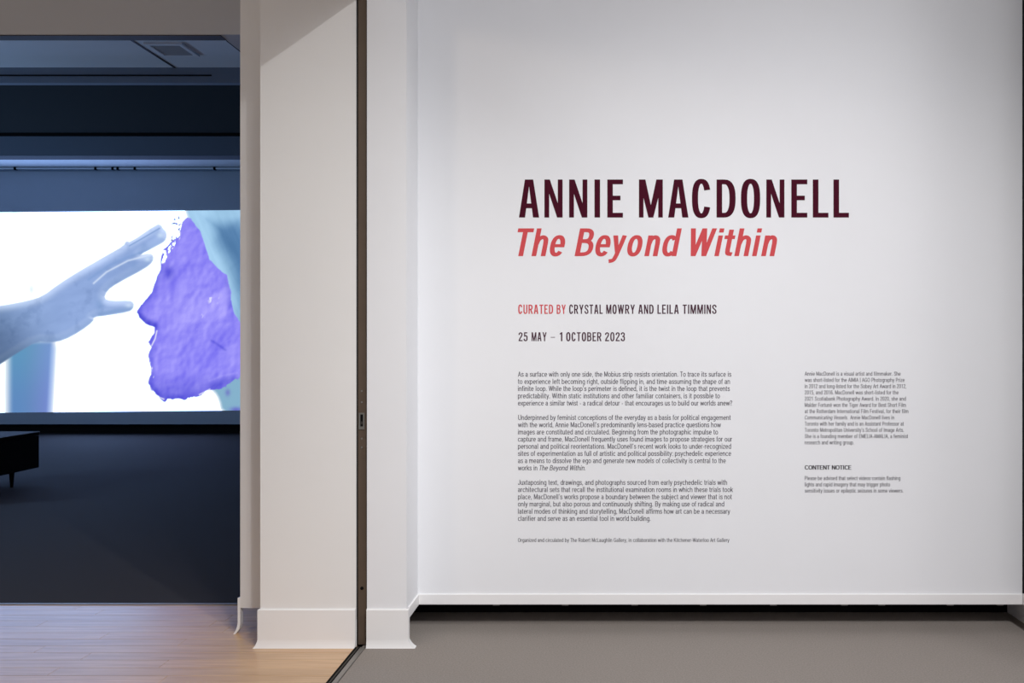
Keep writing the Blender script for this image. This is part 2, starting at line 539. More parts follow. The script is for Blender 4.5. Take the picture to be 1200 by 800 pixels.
# picture rail with clips along the top of the screen wall
rl = empty('hanging_rail', (px(140, R_S), Y_S, pz(198, R_S)))
tag(rl, 'slim pale hanging rail along top of the projection wall', 'rail')
zr = 0.0
xr0, xr1 = FAR_L - rl.location.x, FAR_R - rl.location.x
box('rail_bar', xr0, xr1, -0.045, -0.030, -0.011, 0.011, M_ceil, rl, 0.003)
box('rail_back', xr0, xr1, -0.012, -0.002, -0.030, 0.018, M_dark, rl)
for cx in (-60, 20, 114, 134, 140, 160, 253, 330):
    c = px(cx, R_S) - rl.location.x
    bm = bmesh.new()
    box_bm(bm, c - 0.016, c + 0.016, -0.055, -0.002, -0.02, 0.02)
    bmesh.ops.bevel(bm, geom=list(bm.edges), offset=0.004, segments=1, affect='EDGES')
    bm_obj('clip', bm, M_blackm, rl)

# ------------------------------------------------------------------ projected picture
def noise2(xx, yy, scale, seed):
    rng = np.random.default_rng(seed)
    g = rng.random((128, 128))
    u, v = xx / scale, yy / scale
    i, j = np.floor(u).astype(int), np.floor(v).astype(int)
    fu, fv = u - i, v - j
    fu, fv = fu * fu * (3 - 2 * fu), fv * fv * (3 - 2 * fv)
    a = g[i % 128, j % 128]; b = g[(i + 1) % 128, j % 128]
    c = g[i % 128, (j + 1) % 128]; d = g[(i + 1) % 128, (j + 1) % 128]
    return (a * (1 - fu) + b * fu) * (1 - fv) + (c * (1 - fu) + d * fu) * fv


def fbm(xx, yy, s, seed, n=4):
    t, amp, tot = 0, 1.0, 0
    for k in range(n):
        t = t + amp * noise2(xx, yy, s / 2 ** k, seed + k)
        tot += amp
        amp *= 0.55
    return t / tot


def sdf(poly, xx, yy):
    """signed distance, positive inside"""
    p = np.array(poly, float)
    d = np.full(xx.shape, 1e9)
    ins = np.zeros(xx.shape, bool)
    for k in range(len(p)):
        a, b = p[k], p[(k + 1) % len(p)]
        e = b - a
        t = np.clip(((xx - a[0]) * e[0] + (yy - a[1]) * e[1]) / (e @ e + 1e-9), 0, 1)
        d = np.minimum(d, (xx - a[0] - t * e[0]) ** 2 + (yy - a[1] - t * e[1]) ** 2)
        if a[1] != b[1]:
            cr = ((a[1] > yy) != (b[1] > yy)) & (xx < (b[0] - a[0]) * (yy - a[1]) / (b[1] - a[1]) + a[0])
            ins ^= cr
    return np.where(ins, 1, -1) * np.sqrt(d)


def linedist(pts, xx, yy):
    d = np.full(xx.shape, 1e9)
    for a, b in zip(pts[:-1], pts[1:]):
        a, b = np.array(a, float), np.array(b, float)
        e = b - a
        t = np.clip(((xx - a[0]) * e[0] + (yy - a[1]) * e[1]) / (e @ e), 0, 1)
        d = np.minimum(d, np.hypot(xx - a[0] - t * e[0], yy - a[1] - t * e[1]))
    return d


def smooth(a, b, v):
    t = np.clip((v - a) / (b - a), 0, 1)
    return t * t * (3 - 2 * t)


def chaikin(p, n=2):
    p = np.array(p, float)
    for _ in range(n):
        q = np.roll(p, -1, 0)
        p = np.stack([0.75 * p + 0.25 * q, 0.25 * p + 0.75 * q], 1).reshape(-1, 2)
    return p


SX0, SX1, SY0, SY1 = -112.0, 308.0, 247.5, 482.0
NX, NY = 700, 392
gx, gy = np.meshgrid(np.linspace(SX0, SX1, NX), np.linspace(SY0, SY1, NY))


def lay(img, colour, alpha):
    c = np.array(colour, float) if not isinstance(colour, np.ndarray) else colour
    return img * (1 - alpha[..., None]) + c * alpha[..., None]


img = np.ones(gx.shape + (3,)) * np.array([250.0, 252.0, 255.0])
soft = fbm(gx, gy, 90, 3)
img = lay(img, (226, 236, 252), smooth(0.45, 0.75, soft) * 0.3)
img = lay(img, (238, 243, 253), smooth(128, 170, gx) * smooth(330, 420, gy) * 0.6)
img = lay(img, (214, 226, 248), np.exp(-((gx - 37) / 5) ** 2 - ((gy - 338) / 9) ** 2) * 0.45)
img = lay(img, (240, 244, 253), np.exp(-((gx - 18 - (gy - 250) * 0.12) / 6) ** 2) * smooth(330, 250, gy) * 0.7)
# blue column below the wrist
colm = smooth(4, 17, gx) * smooth(67, 58, gx + (gy - 400) * 0.055) * smooth(392, 404, gy)
img = lay(img, np.stack([88 + 22 * smooth(20, 60, gx) + 0 * gx, 132 + 14 * smooth(480, 400, gy), 188 + 18 * smooth(30, 64, gx)], -1), colm * 0.95)
img = lay(img, (140, 178, 240), np.exp(-((gx - 63 + (gy - 400) * 0.055) / 3.5) ** 2) * smooth(398, 410, gy) * 0.45)
# head of the sitter at the right
head = [(214, 236), (219, 250), (226, 275), (236, 303), (250, 325), (258, 350), (262, 400), (262, 435), (240, 452), (256, 462), (262, 490), (330, 490), (330, 240)]
hs = sdf(chaikin(head, 2), gx, gy)
hb = smooth(-2, 3, hs)
hd_ = smooth(12, 36, hs + 10 * (fbm(gx * 0.6 + gy * 0.7, gy * 0.2, 26, 9) - 0.5))
hair = np.stack([158 - 70 * hd_, 200 - 70 * hd_, 232 - 58 * hd_], -1)
st = fbm((gx - gy * 0.45) * 1.0, gx * 0.12 + gy * 0.15, 16, 21)
hair = hair + (st[..., None] - 0.5) * 46
lower = smooth(380, 450, gy)
hair = hair * (1 - lower[..., None]) + np.array([134.0, 178.0, 204.0]) * lower[..., None]
img = lay(img, hair, hb)
img = lay(img, (110, 112, 196), np.exp(-((gx - 267) / 3) ** 2 - ((gy - 461) / 4) ** 2) * 0.7)
img = lay(img, (104, 108, 200), np.exp(-((gx - 277) / 7) ** 2 - ((gy - 481) / 3) ** 2) * 0.9)
# hand and forearm
hand = [(-125, 372), (-60, 364), (0, 357), (34, 351), (50, 346), (69, 332), (94, 316.5), (125, 299), (145, 288), (148, 282), (153, 284), (184, 263), (189, 264), (191, 268), (194.5, 271), (196, 277), (193.5, 283), (187, 287),
        (162, 299.5), (176, 297), (180, 300), (179.5, 307), (170, 315), (137.5, 332), (126, 340), (122, 349.5), (131, 352.5), (152, 352), (157, 355), (156.5, 361), (151, 365.5), (125, 369.5), (110, 371), (110, 376), (94, 388),
        (75, 398), (59, 401), (44, 399), (19, 413.5), (0, 426), (-60, 462), (-125, 500)]
hs = sdf(chaikin(hand, 1), gx, gy)
ha = smooth(-0.9, 1.6, hs)
inner = smooth(0, 12, hs)
lft = smooth(110, -30, gx + 0.45 * (390 - gy))
hcol = np.stack([184 - 38 * inner - 22 * lft, 204 - 32 * inner - 20 * lft, 242 - 20 * inner - 28 * lft], -1)
low = smooth(345, 410, gy - 0.1 * gx) * smooth(70, -10, gx)
hcol = hcol - low[..., None] * np.array([36.0, 40.0, 44.0])
hcol = hcol + ((fbm(gx * 0.5 + gy * 0.6, gy, 22, 40) - 0.5) * 30)[..., None]
tips = smooth(0.55, 0.8, fbm(gx, gy, 15, 77))
hcol = hcol - (tips * 10)[..., None]
# modelling on the lower side of fingers and arm
hcol = hcol + (smooth(0.05, 0.5, np.gradient(hs, axis=0)) * smooth(9, 1, hs) * 14)[..., None] - (smooth(-0.05, -0.5, np.gradient(hs, axis=0)) * smooth(9, 1, hs))[..., None] * np.array([34.0, 28.0, 20.0])
img = lay(img, hcol, ha)
ln1 = [(181, 297), (150, 305), (125, 318), (110, 331)]
img = lay(img, (222, 234, 253), np.exp(-(linedist(ln1, gx, gy - 0.5) / 1.2) ** 2) * 0.75 * ha)
img = lay(img, (128, 160, 212), np.exp(-(linedist([(176, 293), (150, 301), (128, 311), (104, 327)], gx, gy) / 1.6) ** 2) * 0.55 * ha)
img = lay(img, (120, 152, 204), np.exp(-(linedist([(187, 268), (168, 279), (152, 288)], gx, gy) / 0.9) ** 2) * 0.7 * ha)
img = lay(img, (128, 160, 208), np.exp(-(linedist([(156, 362), (136, 364), (118, 368)], gx, gy) / 2.4) ** 2) * 0.6 * ha)
img = lay(img, (122, 154, 204), np.exp(-((gx - 117) / 5) ** 2 - ((gy - 357) / 9) ** 2) * 0.45 * ha)
for ex, ey in ((151, 357.5), (188, 276), (173, 304)):
    img = lay(img, (206, 226, 250), np.exp(-((gx - ex) / 4) ** 2 - ((gy - ey) / 3) ** 2) * 0.8 * ha)
img = lay(img, (128, 158, 208), np.exp(-((gx - 169) / 4) ** 2 - ((gy - 288) / 4) ** 2) * 0.5 * ha)
img = lay(img, (128, 158, 208), np.exp(-((gx - 157) / 4) ** 2 - ((gy - 311) / 4) ** 2) * 0.4 * ha)
# purple clay mask in profile
face = [(219.8, 255.4), (214, 261), (211.5, 270), (206, 279), (200, 284), (196.5, 289.5), (191, 293), (189, 303), (188.7, 316.5), (183.8, 328.5), (177, 343.5), (165, 358.5), (160, 366), (163, 372), (172.7, 379.8), (181.5, 383.5), (181, 389.5),
        (173.6, 400.8), (177.6, 407), (173.6, 417.4), (176, 428.8), (177, 439), (173, 448), (178, 458.5), (186.8, 467), (193, 471.5), (196, 467), (216.5, 469), (223.5, 464.6), (232, 465), (242.8, 458.5), (262, 455), (276, 445.4),
        (279, 447), (283, 440), (296, 430), (294, 390), (283, 380), (274, 369), (270.8, 352), (271.5, 345), (265.5, 324), (246, 306), (240, 285), (235.5, 273), (228, 262.5), (223.5, 257)]
wob = (fbm(gx, gy, 9, 51) - 0.5) * (3.6 + 4.5 * smooth(440, 462, gy))
fs = sdf(face, gx, gy) + wob * 0.8
fa = smooth(-0.6, 0.7, fs)
hgt = fbm(gx, gy * 0.8, 38, 61, 4) + 0.06 * fbm(gx, gy, 9, 65, 3)
dy_, dx_ = np.gradient(hgt)
rel = np.clip((dx_ + dy_ * 0.9) * 34, -1, 1)
big = fbm(gx, gy, 60, 70, 2)
pc = np.stack([150 + 16 * (big - 0.5) + 24 * rel, 142 + 16 * (big - 0.5) + 24 * rel, 249 + 8 * rel + 0 * gx], -1)
edge = smooth(9, 0, fs) * smooth(250, 180, gx)
pc = pc - edge[..., None] * np.array([30.0, 26.0, 14.0])
jaw = smooth(432, 466, gy) * 0.8 + np.exp(-(linedist([(162, 369), (172, 377), (181, 381)], gx, gy) / 4) ** 2) * 0.9
jaw = jaw + np.exp(-((gx - 198) / 6) ** 2 - ((gy - 320) / 8) ** 2) * 1.1 + np.exp(-(linedist([(276, 446), (262, 448), (250, 454)], gx, gy) / 5) ** 2) * 0.7
jaw = jaw + np.exp(-(linedist([(266, 330), (270, 346), (270, 358)], gx, gy) / 4) ** 2) * 0.5 + np.exp(-(linedist([(248, 400), (256, 405), (264, 411)], gx, gy) / 1.6) ** 2) * 0.7
pc = pc - np.clip(jaw, 0, 1.2)[..., None] * np.array([38.0, 34.0, 24.0])
lite = np.exp(-(linedist([(278, 438), (262, 441), (246, 447)], gx, gy) / 1.5) ** 2) * 0.6 + np.exp(-((gx - 235) / 26) ** 2 - ((gy - 355) / 22) ** 2) * 0.3
pc = pc + lite[..., None] * np.array([26.0, 26.0, 8.0])
img = lay(img, pc, fa)
# torn white glints along brow, lips and chin
gl = fbm(gx * 1.6 + gy * 0.7, gy * 0.8 - gx * 0.3, 6.0, 91, 3)
brow = np.exp(-(linedist([(207, 258), (206, 278), (194, 296), (190, 304)], gx, gy) / 6.5) ** 2)
img = lay(img, (250, 250, 255), smooth(0.53, 0.6, gl) * smooth(0.35, 0.7, brow) * fa)
spk = smooth(0.60, 0.66, fbm(gx * 1.1 + gy, gy - gx * 0.5, 4.2, 97, 2)) * smooth(0.4, 0.8, brow) * (1 - fa)
img = lay(img, (108, 104, 180), spk * 0.9)
rim = np.exp(-(linedist([(184, 388), (182, 397), (178, 405)], gx, gy) / 0.9) ** 2) + np.exp(-(linedist([(175, 422), (178, 432), (180, 444)], gx, gy) / 1.0) ** 2) * smooth(0.45, 0.6, gl)
rim = rim + np.exp(-(linedist([(180, 461), (187, 466), (192, 468)], gx, gy) / 1.0) ** 2) + np.exp(-(linedist([(234, 463), (246, 457)], gx, gy) / 0.9) ** 2)
sheen = np.exp(-((gx - 234) / 9) ** 2 - ((gy - 378) / 14) ** 2) + 0.8 * np.exp(-((gx - 250) / 12) ** 2 - ((gy - 352) / 10) ** 2)
rim = rim + smooth(0.60, 0.70, fbm(gx * 1.3 + gy * 0.4, gy * 0.8, 5.0, 131, 3)) * smooth(0.45, 0.8, sheen)
img = lay(img, (244, 244, 255), np.clip(rim, 0, 1) * 0.85 * fa)

s = np.clip(img, 0, 255) / 255.0
lin = np.where(s <= 0.04045, s / 12.92, ((s + 0.055) / 1.055) ** 2.4)
lum = lin @ np.array([0.2126, 0.7152, 0.0722])
lin = lin * (1 + smooth(0.86, 0.97, lum)[..., None] * np.array([0.9, 2.0, 4.6]))   # clipped whites of the projection
Yp = Y_S - 0.004
tilt = -(gx - 141) * 0.0095
vx = px(gx, R_S)
vz = pz(gy + tilt + 0.0, R_S)
verts = np.stack([vx, np.full(vx.shape, Yp), vz], -1).reshape(-1, 3)
idx = np.arange(NX * NY).reshape(NY, NX)
quads = np.stack([idx[1:, :-1], idx[1:, 1:], idx[:-1, 1:], idx[:-1, :-1]], -1).reshape(-1, 4)
me = bpy.data.meshes.new('projection_screen')
me.vertices.add(len(verts))
me.vertices.foreach_set('co', verts.astype(np.float32).ravel())
me.loops.add(quads.size)
me.loops.foreach_set('vertex_index', quads.astype(np.int32).ravel())
me.polygons.add(len(quads))
me.polygons.foreach_set('loop_start', np.arange(0, quads.size, 4, dtype=np.int32))
me.update(calc_edges=True)
ca_ = me.color_attributes.new('picture', 'FLOAT_COLOR', 'POINT')
rgba = np.concatenate([lin.reshape(-1, 3), np.ones((NX * NY, 1))], 1)
ca_.data.foreach_set('color', rgba.astype(np.float32).ravel())
M_screen = bpy.data.materials.new('projected_picture')
M_screen.use_nodes = True
nt = M_screen.node_tree
nt.nodes.clear()
at = nt.nodes.new('ShaderNodeAttribute')
at.attribute_name = 'picture'
em = nt.nodes.new('ShaderNodeEmission')
em.inputs['Strength'].default_value = 1.0
out = nt.nodes.new('ShaderNodeOutputMaterial')
nt.links.new(at.outputs['Color'], em.inputs['Color'])
nt.links.new(em.outputs[0], out.inputs['Surface'])
me.materials.append(M_screen)
so = bpy.data.objects.new('projection_screen', me)
col.objects.link(so)
tag(so, 'glowing projection of a blue-toned hand reaching toward a purple clay-covered face', 'projection')

# ------------------------------------------------------------------ bench in the video room
xs = px(46, 2.178)
yb1, yb0 = py(2.178), py(1.84)
be = empty('bench', (xs - 0.26, (yb0 + yb1) / 2, 0))
tag(be, 'low black upholstered bench on slim legs facing the projection', 'bench')
hl, hw = (yb1 - yb0) / 2, 0.26
box('body', -hw, hw, -hl, hl, 0.136, 0.435, M_leather, be, 0.006)
box('seat_pad', -hw - 0.002, hw + 0.002, -hl - 0.002, hl + 0.002, 0.437, 0.474, M_leather, be, 0.008)
bm = bmesh.new()
for a in ((-hw - 0.006, -hw, -hl, hl), (hw, hw + 0.006, -hl, hl), (-hw, hw, -hl - 0.006, -hl), (-hw, hw, hl, hl + 0.006)):
    box_bm(bm, *a, 0.468, 0.474)
bm_obj('edge_highlight', bm, M_track, be)  # highlight line on the seat edge, put in as a lighter strip
for sx in (-1, 1):
    for sy in (-1, 1):
        cx_, cy_ = sx * (hw - 0.05), sy * (hl - 0.30)
        cyl('leg', (cx_, cy_, 0.0), (cx_, cy_, 0.137), 0.012, M_blackm, be, 12, 0.022)

# ------------------------------------------------------------------ wall lettering
Y_T = Y_W - 0.0006


class Glyphs:
    """collects flat vinyl shapes in picture-plane units, then places them on the text wall"""
    def __init__(self):
        self.polys = []          # (layer, points); each stroke lies on a layer of its own
        self.layer = 0

    def poly(self, pts, step=1):
        self.layer += step
        self.polys.append((self.layer, [tuple(p) for p in pts]))

    def rect(self, x0, x1, y0, y1):
        self.poly([(x0, y0), (x1, y0), (x1, y1), (x0, y1)])

    def stroke(self, pts, wv, wh, closed=False):
        p = np.array(pts, float)
        n = len(p)
        L, R = [], []
        for i in range(n):
            if closed:
                a, b = p[i] - p[i - 1], p[(i + 1) % n] - p[i]
            else:
                a = p[i] - p[i - 1] if i > 0 else p[1] - p[0]
                b = p[i + 1] - p[i] if i < n - 1 else p[-1] - p[-2]
            a = a / (np.hypot(*a) + 1e-9)
            b = b / (np.hypot(*b) + 1e-9)
            t = a + b
            t = t / (np.hypot(*t) + 1e-9)
            nn = np.array([-t[1], t[0]])
            c = max(0.5, float(nn @ np.array([-a[1], a[0]])))
            off = np.array([nn[0] * wv / 2, nn[1] * wh / 2]) / c
            L.append(p[i] + off)
            R.append(p[i] - off)
        m = n if closed else n - 1
        self.layer += 1
        for i in range(m):
            j = (i + 1) % n
            self.poly([R[i], R[j], L[j], L[i]], 0)

    def arcs(self, pts, n=8):
        return catmull(pts, n)


def catmull(pts, n=6):
    p = [np.array(q, float) for q in pts]
    p = [2 * p[0] - p[1]] + p + [2 * p[-1] - p[-2]]
    out_ = []
    for i in range(1, len(p) - 2):
        for k in range(n):
            t_ = k / n
            a, b, c, d = p[i - 1], p[i], p[i + 1], p[i + 2]
            out_.append(0.5 * (2 * b + (c - a) * t_ + (2 * a - 5 * b + 4 * c - d) * t_ ** 2 + (-a + 3 * b - 3 * c + d) * t_ ** 3))
    out_.append(p[-2])
    return out_


def sell(cx, cy, a, b, t0=0, t1=360, n=40, e=2.5):
    r_ = []
    for k in range(n + 1):
        t_ = math.radians(t0 + (t1 - t0) * k / n)
        c, s_ = math.cos(t_), math.sin(t_)
        r_.append((cx + a * math.copysign(abs(c) ** (2 / e), c), cy + b * math.copysign(abs(s_) ** (2 / e), s_)))
    return r_


def bowl(x0, xs_, xr, yt, yb_):
    """horizontal at yt from x0 to xs_, elliptical bow to xr, back along yb_"""
    cy, ry = (yt + yb_) / 2, (yt - yb_) / 2
    r_ = [(x0, yt)]
    for k in range(17):
        t_ = math.radians(90 - 180 * k / 16)
        c, s_ = math.cos(t_), math.sin(t_)
        e = 2.5
        r_.append((xs_ + (xr - xs_) * abs(c) ** (2 / e), cy + ry * math.copysign(abs(s_) ** (2 / e), s_)))
    r_.append((x0, yb_))
    return r_


CAPW = dict(A=53, N=48, I=14.6, E=41.5, M=63, C=49, D=50, O=51, L=40.5, U=48, R=51, T=46, Y=54, S=48, W=76, B=50)
CAPW.update({'2': 47, '5': 47, '1': 28, '0': 49, '3': 47, '-': 50})


def cap(g, ch):
    v, h = 14.6, 12.4
    if ch == 'A':
        g.poly([(0, 0), (16, 0), (26.5, 82), (26.5, 100), (15.6, 100)])
        g.poly([(53, 0), (37.4, 100), (26.5, 100), (26.5, 82), (37, 0)])
        g.rect(14, 39, 24.5, 37)
    elif ch == 'N':
        g.rect(0, 12.6, 0, 100); g.rect(35.4, 48, 0, 100)
        g.poly([(0, 100), (33.6, 0), (48, 0), (14.4, 100)])
    elif ch == 'I':
        g.rect(0, v, 0, 100)
    elif ch == 'E':
        g.rect(0, v, 0, 100); g.rect(v, 41.5, 100 - h, 100); g.rect(v, 35, 45.5, 57.5); g.rect(v, 41.5, 0, h)
    elif ch == 'M':
        g.rect(0, 12, 0, 100); g.rect(51, 63, 0, 100)
        g.poly([(0, 100), (25, 0), (38.5, 0), (17, 100)]); g.poly([(63, 100), (46, 100), (24.5, 0), (38, 0)])
    elif ch == 'C':
        g.stroke(sell(24.5, 50, 16.7, 45.3, 24, 336, 44), 16, 12.6)
    elif ch == 'D':
        g.rect(0, v, 0, 100); g.stroke(bowl(8, 20, 42, 93.8, 6.2), 16, h)
    elif ch == 'O':
        g.stroke(sell(25.5, 50, 17.3, 45.3)[:-1], 16.4, 12.8, True)
    elif ch == '0':
        g.stroke(sell(24.5, 50, 16.8, 45.3)[:-1], 15, 12.0, True)
    elif ch == 'L':
        g.rect(0, v, 0, 100); g.rect(v, 40.5, 0, h)
    elif ch == 'U':
        g.stroke([(7.3, 100), (7.3, 60)] + sell(24, 30, 16.7, 24.5, 180, 360, 18) + [(40.7, 60), (40.7, 100)], 14.6, 12.4)
    elif ch == 'R':
        g.rect(0, v, 0, 100); g.stroke(bowl(8, 22, 42, 93.8, 48), 15, h)
        g.poly([(19, 46), (36, 0), (52, 0), (33, 50)])
    elif ch == 'T':
        g.rect(0, 46, 100 - h, 100); g.rect(15.7, 30.3, 0, 100 - h)
    elif ch == 'Y':
        g.rect(19.7, 34.3, 0, 42); g.poly([(0, 100), (19.7, 40), (34.3, 40), (15.5, 100)]); g.poly([(54, 100), (38.5, 100), (19.7, 40), (34.3, 40)])
    elif ch == 'S':
        g.stroke(catmull([(41, 70), (39, 86), (24, 94), (9.5, 85), (8.5, 70), (17, 57), (33, 44), (41, 28), (38, 12), (24, 5.8), (9, 14), (7, 31)]), 14.5, 12.4)
    elif ch == 'W':
        g.poly([(0, 100), (15, 0), (29, 0), (14, 100)]); g.poly([(15, 0), (29, 0), (45, 100), (31, 100)])
        g.poly([(76, 100), (62, 100), (47, 0), (61, 0)]); g.poly([(61, 0), (47, 0), (31, 100), (45, 100)])
    elif ch == 'B':
        g.rect(0, v, 0, 100); g.stroke(bowl(8, 22, 40.5, 93.8, 53.5), 14.6, h); g.stroke(bowl(8, 22, 42.5, 53.5, 6.2), 14.6, h)
    elif ch == '2':
        g.stroke(catmull([(7, 70), (10, 86), (24, 94), (38, 86), (39.5, 72), (33, 54), (18, 32), (8.5, 10), (8, 4)]), 14.6, 12.4); g.rect(1, 47, 0, h)
    elif ch == '5':
        g.rect(6, 43, 100 - h, 100); g.rect(5, 18, 50, 90)
        g.stroke(catmull([(10, 56), (24, 62), (38, 53), (40, 32), (37, 13), (23, 5.8), (9, 13), (7, 27)]), 14.4, 12.2)
    elif ch == '1':
        g.rect(13.4, 28, 0, 100); g.poly([(0, 86), (0, 76), (13.4, 78), (13.4, 100), (11, 94)])
    elif ch == '3':
        g.stroke(catmull([(7, 73), (9, 87), (23, 94), (37, 86), (38, 70), (32, 57), (18, 53)]), 14.4, 12.2)
        g.stroke(catmull([(18, 53), (34, 50), (40, 38), (39.5, 20), (34, 9), (22, 5.8), (9, 13), (6.5, 29)]), 14.4, 12.2)
    elif ch == '-':
        g.rect(0, 50, 40, 47)


def place(g, name, m, parent, sx=1.0, sy=1.0, ox=0.0, base=0.0, slant=0.0):
    """glyph units -> frame pixels at the wall plane -> metres, origin on the wall"""
    vv, ff = [], []
    for ly, pg in g.polys:
        dy2 = -0.00008 * ly
        k = len(vv)
        for (a, b) in pg:
            X = ox + a * sx + b * sy * slant
            vv.append((px(X, R_W), Y_T + dy2, pz(base - b * sy, R_W)))
        area = sum(pg[i][0] * pg[(i + 1) % len(pg)][1] - pg[(i + 1) % len(pg)][0] * pg[i][1] for i in range(len(pg)))
        ids = list(range(k, k + len(pg)))
        ff.append(ids if area > 0 else ids[::-1])
    # move origin to the shape's own centre so each letter is an object in its place
    vv = np.array(vv)
    c = (vv.min(0) + vv.max(0)) / 2
    o = mesh_obj(name, vv - c, ff, m, parent)
    o.location = c
    return o


def sign(name, label, cat='wall lettering'):
    e = empty(name)
    tag(e, label, cat, 'vinyl texts on the white wall')
    return e


# headline: letters with their measured left and right edges
title = sign('title_lettering', 'large dark maroon capital headline, topmost on the white wall')
for ch, xl, xr in (('A', 608.2, 631.8), ('N', 638, 659.3), ('N', 667, 688.3), ('I', 696.7, 703.2), ('E', 711.7, 730), ('M', 748.8, 776.7), ('A', 783, 806.7), ('C', 811, 832.7),
                   ('D', 839.7, 862), ('O', 868.3, 890.8), ('N', 898, 919.2), ('E', 927.3, 946), ('L', 952.5, 970.8), ('L', 976.7, 994.8)):
    g = Glyphs()
    cap(g, ch)
    place(g, 'letter', M_maroon, title, (xr - xl) / CAPW[ch], 0.445, xl, 254.8)

# italic subtitle, upright glyphs in pixels, then slanted
sub = sign('subtitle_lettering', 'coral red italic subtitle directly under the maroon headline')
SV, SH = 5.5, 4.4


def sub_letter(ch, s_):
    g = Glyphs()
    P = lambda *p: [(a + s_, b) for a, b in p]
    if ch == 'T':
        g.rect(600.9, 619.6, 28, 32.5); g.rect(607.3, 612.9, 0, 28)
    elif ch == 'h':
        g.rect(622.8 + s_, 628.3 + s_, 0, 32.5)
        g.stroke(catmull(P((625.8, 14), (627.6, 19.5), (631.8, 22.2), (635.6, 20), (636.4, 15)), 6) + P((636.4, 8), (636.4, 0)), SV, SH)
    elif ch == 'n':
        g.rect(755 + s_, 760.5 + s_, 0, 24.2)
        g.stroke(catmull(P((757.8, 14), (759.4, 19.5), (763.4, 22.2), (766.8, 20), (767.6, 15)), 6) + P((767.6, 8), (767.6, 0)), SV, SH)
    elif ch == 'e':
        g.stroke(sell(650.9 + s_, 12.1, 5.7, 10.3, 6, 322, 30, 2.3), SV, SH)
        g.rect(646 + s_, 659.2 + s_, 10.4, 14)
    elif ch == 'B':
        g.rect(673.3, 679, 0, 32.5)
        g.stroke(bowl(676, 681, 688.3, 30.3, 17.6), SV, SH); g.stroke(bowl(676, 681, 690.4, 17.6, 2.2), SV, SH)
    elif ch == 'y':
        g.poly([(713.9, 24.2), (719.6, 24.2), (723.6, 7), (721, 0)])
        g.stroke(catmull([(727.4, 24.2), (724.8, 12.5), (721.8, 0.5), (719.4, -4.6), (714.4, -6)], 6), 5.2, SH)
    elif ch == 'o':
        g.stroke(sell(741.6, 12.1, 5.7, 10.3, e=2.3)[:-1], SV, SH, True)
    elif ch == 'd':
        g.rect(787, 792.5, 0, 32.5)
        g.stroke(sell(782.6, 12.1, 5.6, 10.3, 40, 320, 30, 2.3), SV, SH)
    elif ch == 'W':
        g.poly([(803.2, 32.5), (809.4, 0), (815, 0), (809, 32.5)]); g.poly([(809.6, 0), (815, 0), (822.3, 32.5), (816.8, 32.5)])
        g.poly([(816.8, 32.5), (821.8, 0), (827.4, 0), (822.3, 32.5)]); g.poly([(822, 0), (827.4, 0), (833.8, 32.5), (828.2, 32.5)])
    elif ch == 'i':
        g.rect(837 + s_, 842.4 + s_, 0, 24.2); g.rect(837 + s_, 842.4 + s_, 27.6, 32.5)
    elif ch == 't':
        g.stroke([(851.2, 31), (851.2, 7.5)] + catmull([(851.2, 7.5), (852.2, 3.2), (857.2, 2.2)], 6)[1:], SV, SH)
        g.rect(844.8, 857, 20, 24.2)
    place(g, 'letter', M_coral, sub, 1, 1, 0, 300, 0.2)


for ch, s_ in (('T', 0), ('h', 0), ('e', 0), ('B', 0), ('e', 53.3), ('y', 0), ('o', 0), ('n', 0), ('d', 0), ('W', 0), ('i', 0), ('t', 0), ('h', 237.6), ('i', 44.2), ('n', 136.9)):
    sub_letter(ch, s_)


def cap_word(word, xl, xr, base, height, m, parent):
    sp = 13.5
    tot = sum(CAPW[c] for c in word) + sp * (len(word) - 1)
    sx = (xr - xl) / tot
    x_ = xl
    g = Glyphs()
    for c in word:
        q = Glyphs()
        cap(q, c)
        for ly, pg in q.polys:
            g.polys.append((ly, [((x_ - xl) / sx + a, b) for a, b in pg]))
        x_ += (CAPW[c] + sp) * sx
    return place(g, 'word', m, parent, sx, height / 100, xl, base)


cr = sign('curator_lettering', 'small condensed capital line beginning in coral red, below the subtitle')
for w_, a, b, m in (('CURATED', 607.3, 648.2, M_coral), ('BY', 652.4, 663, M_coral), ('CRYSTAL', 667, 706.3, M_ink), ('MOWRY', 710.4, 744, M_ink), ('AND', 748, 766, M_ink), ('LEILA', 770.4, 795.4, M_ink), ('TIMMINS', 800, 839.6, M_ink)):
    cap_word(w_, a, b, 367.6, 10.8, m, cr)
da = sign('date_lettering', 'small dark condensed line giving the exhibition dates')
for w_, a, b in (('25', 607.7, 618.3), ('MAY', 623, 640.6), ('-', 645.4, 650.4), ('1', 655.9, 659.0), ('OCTOBER', 663.5, 704.8), ('2023', 709, 732.3)):
    cap_word(w_, a, b, 399.6, 10.4, M_ink, da)


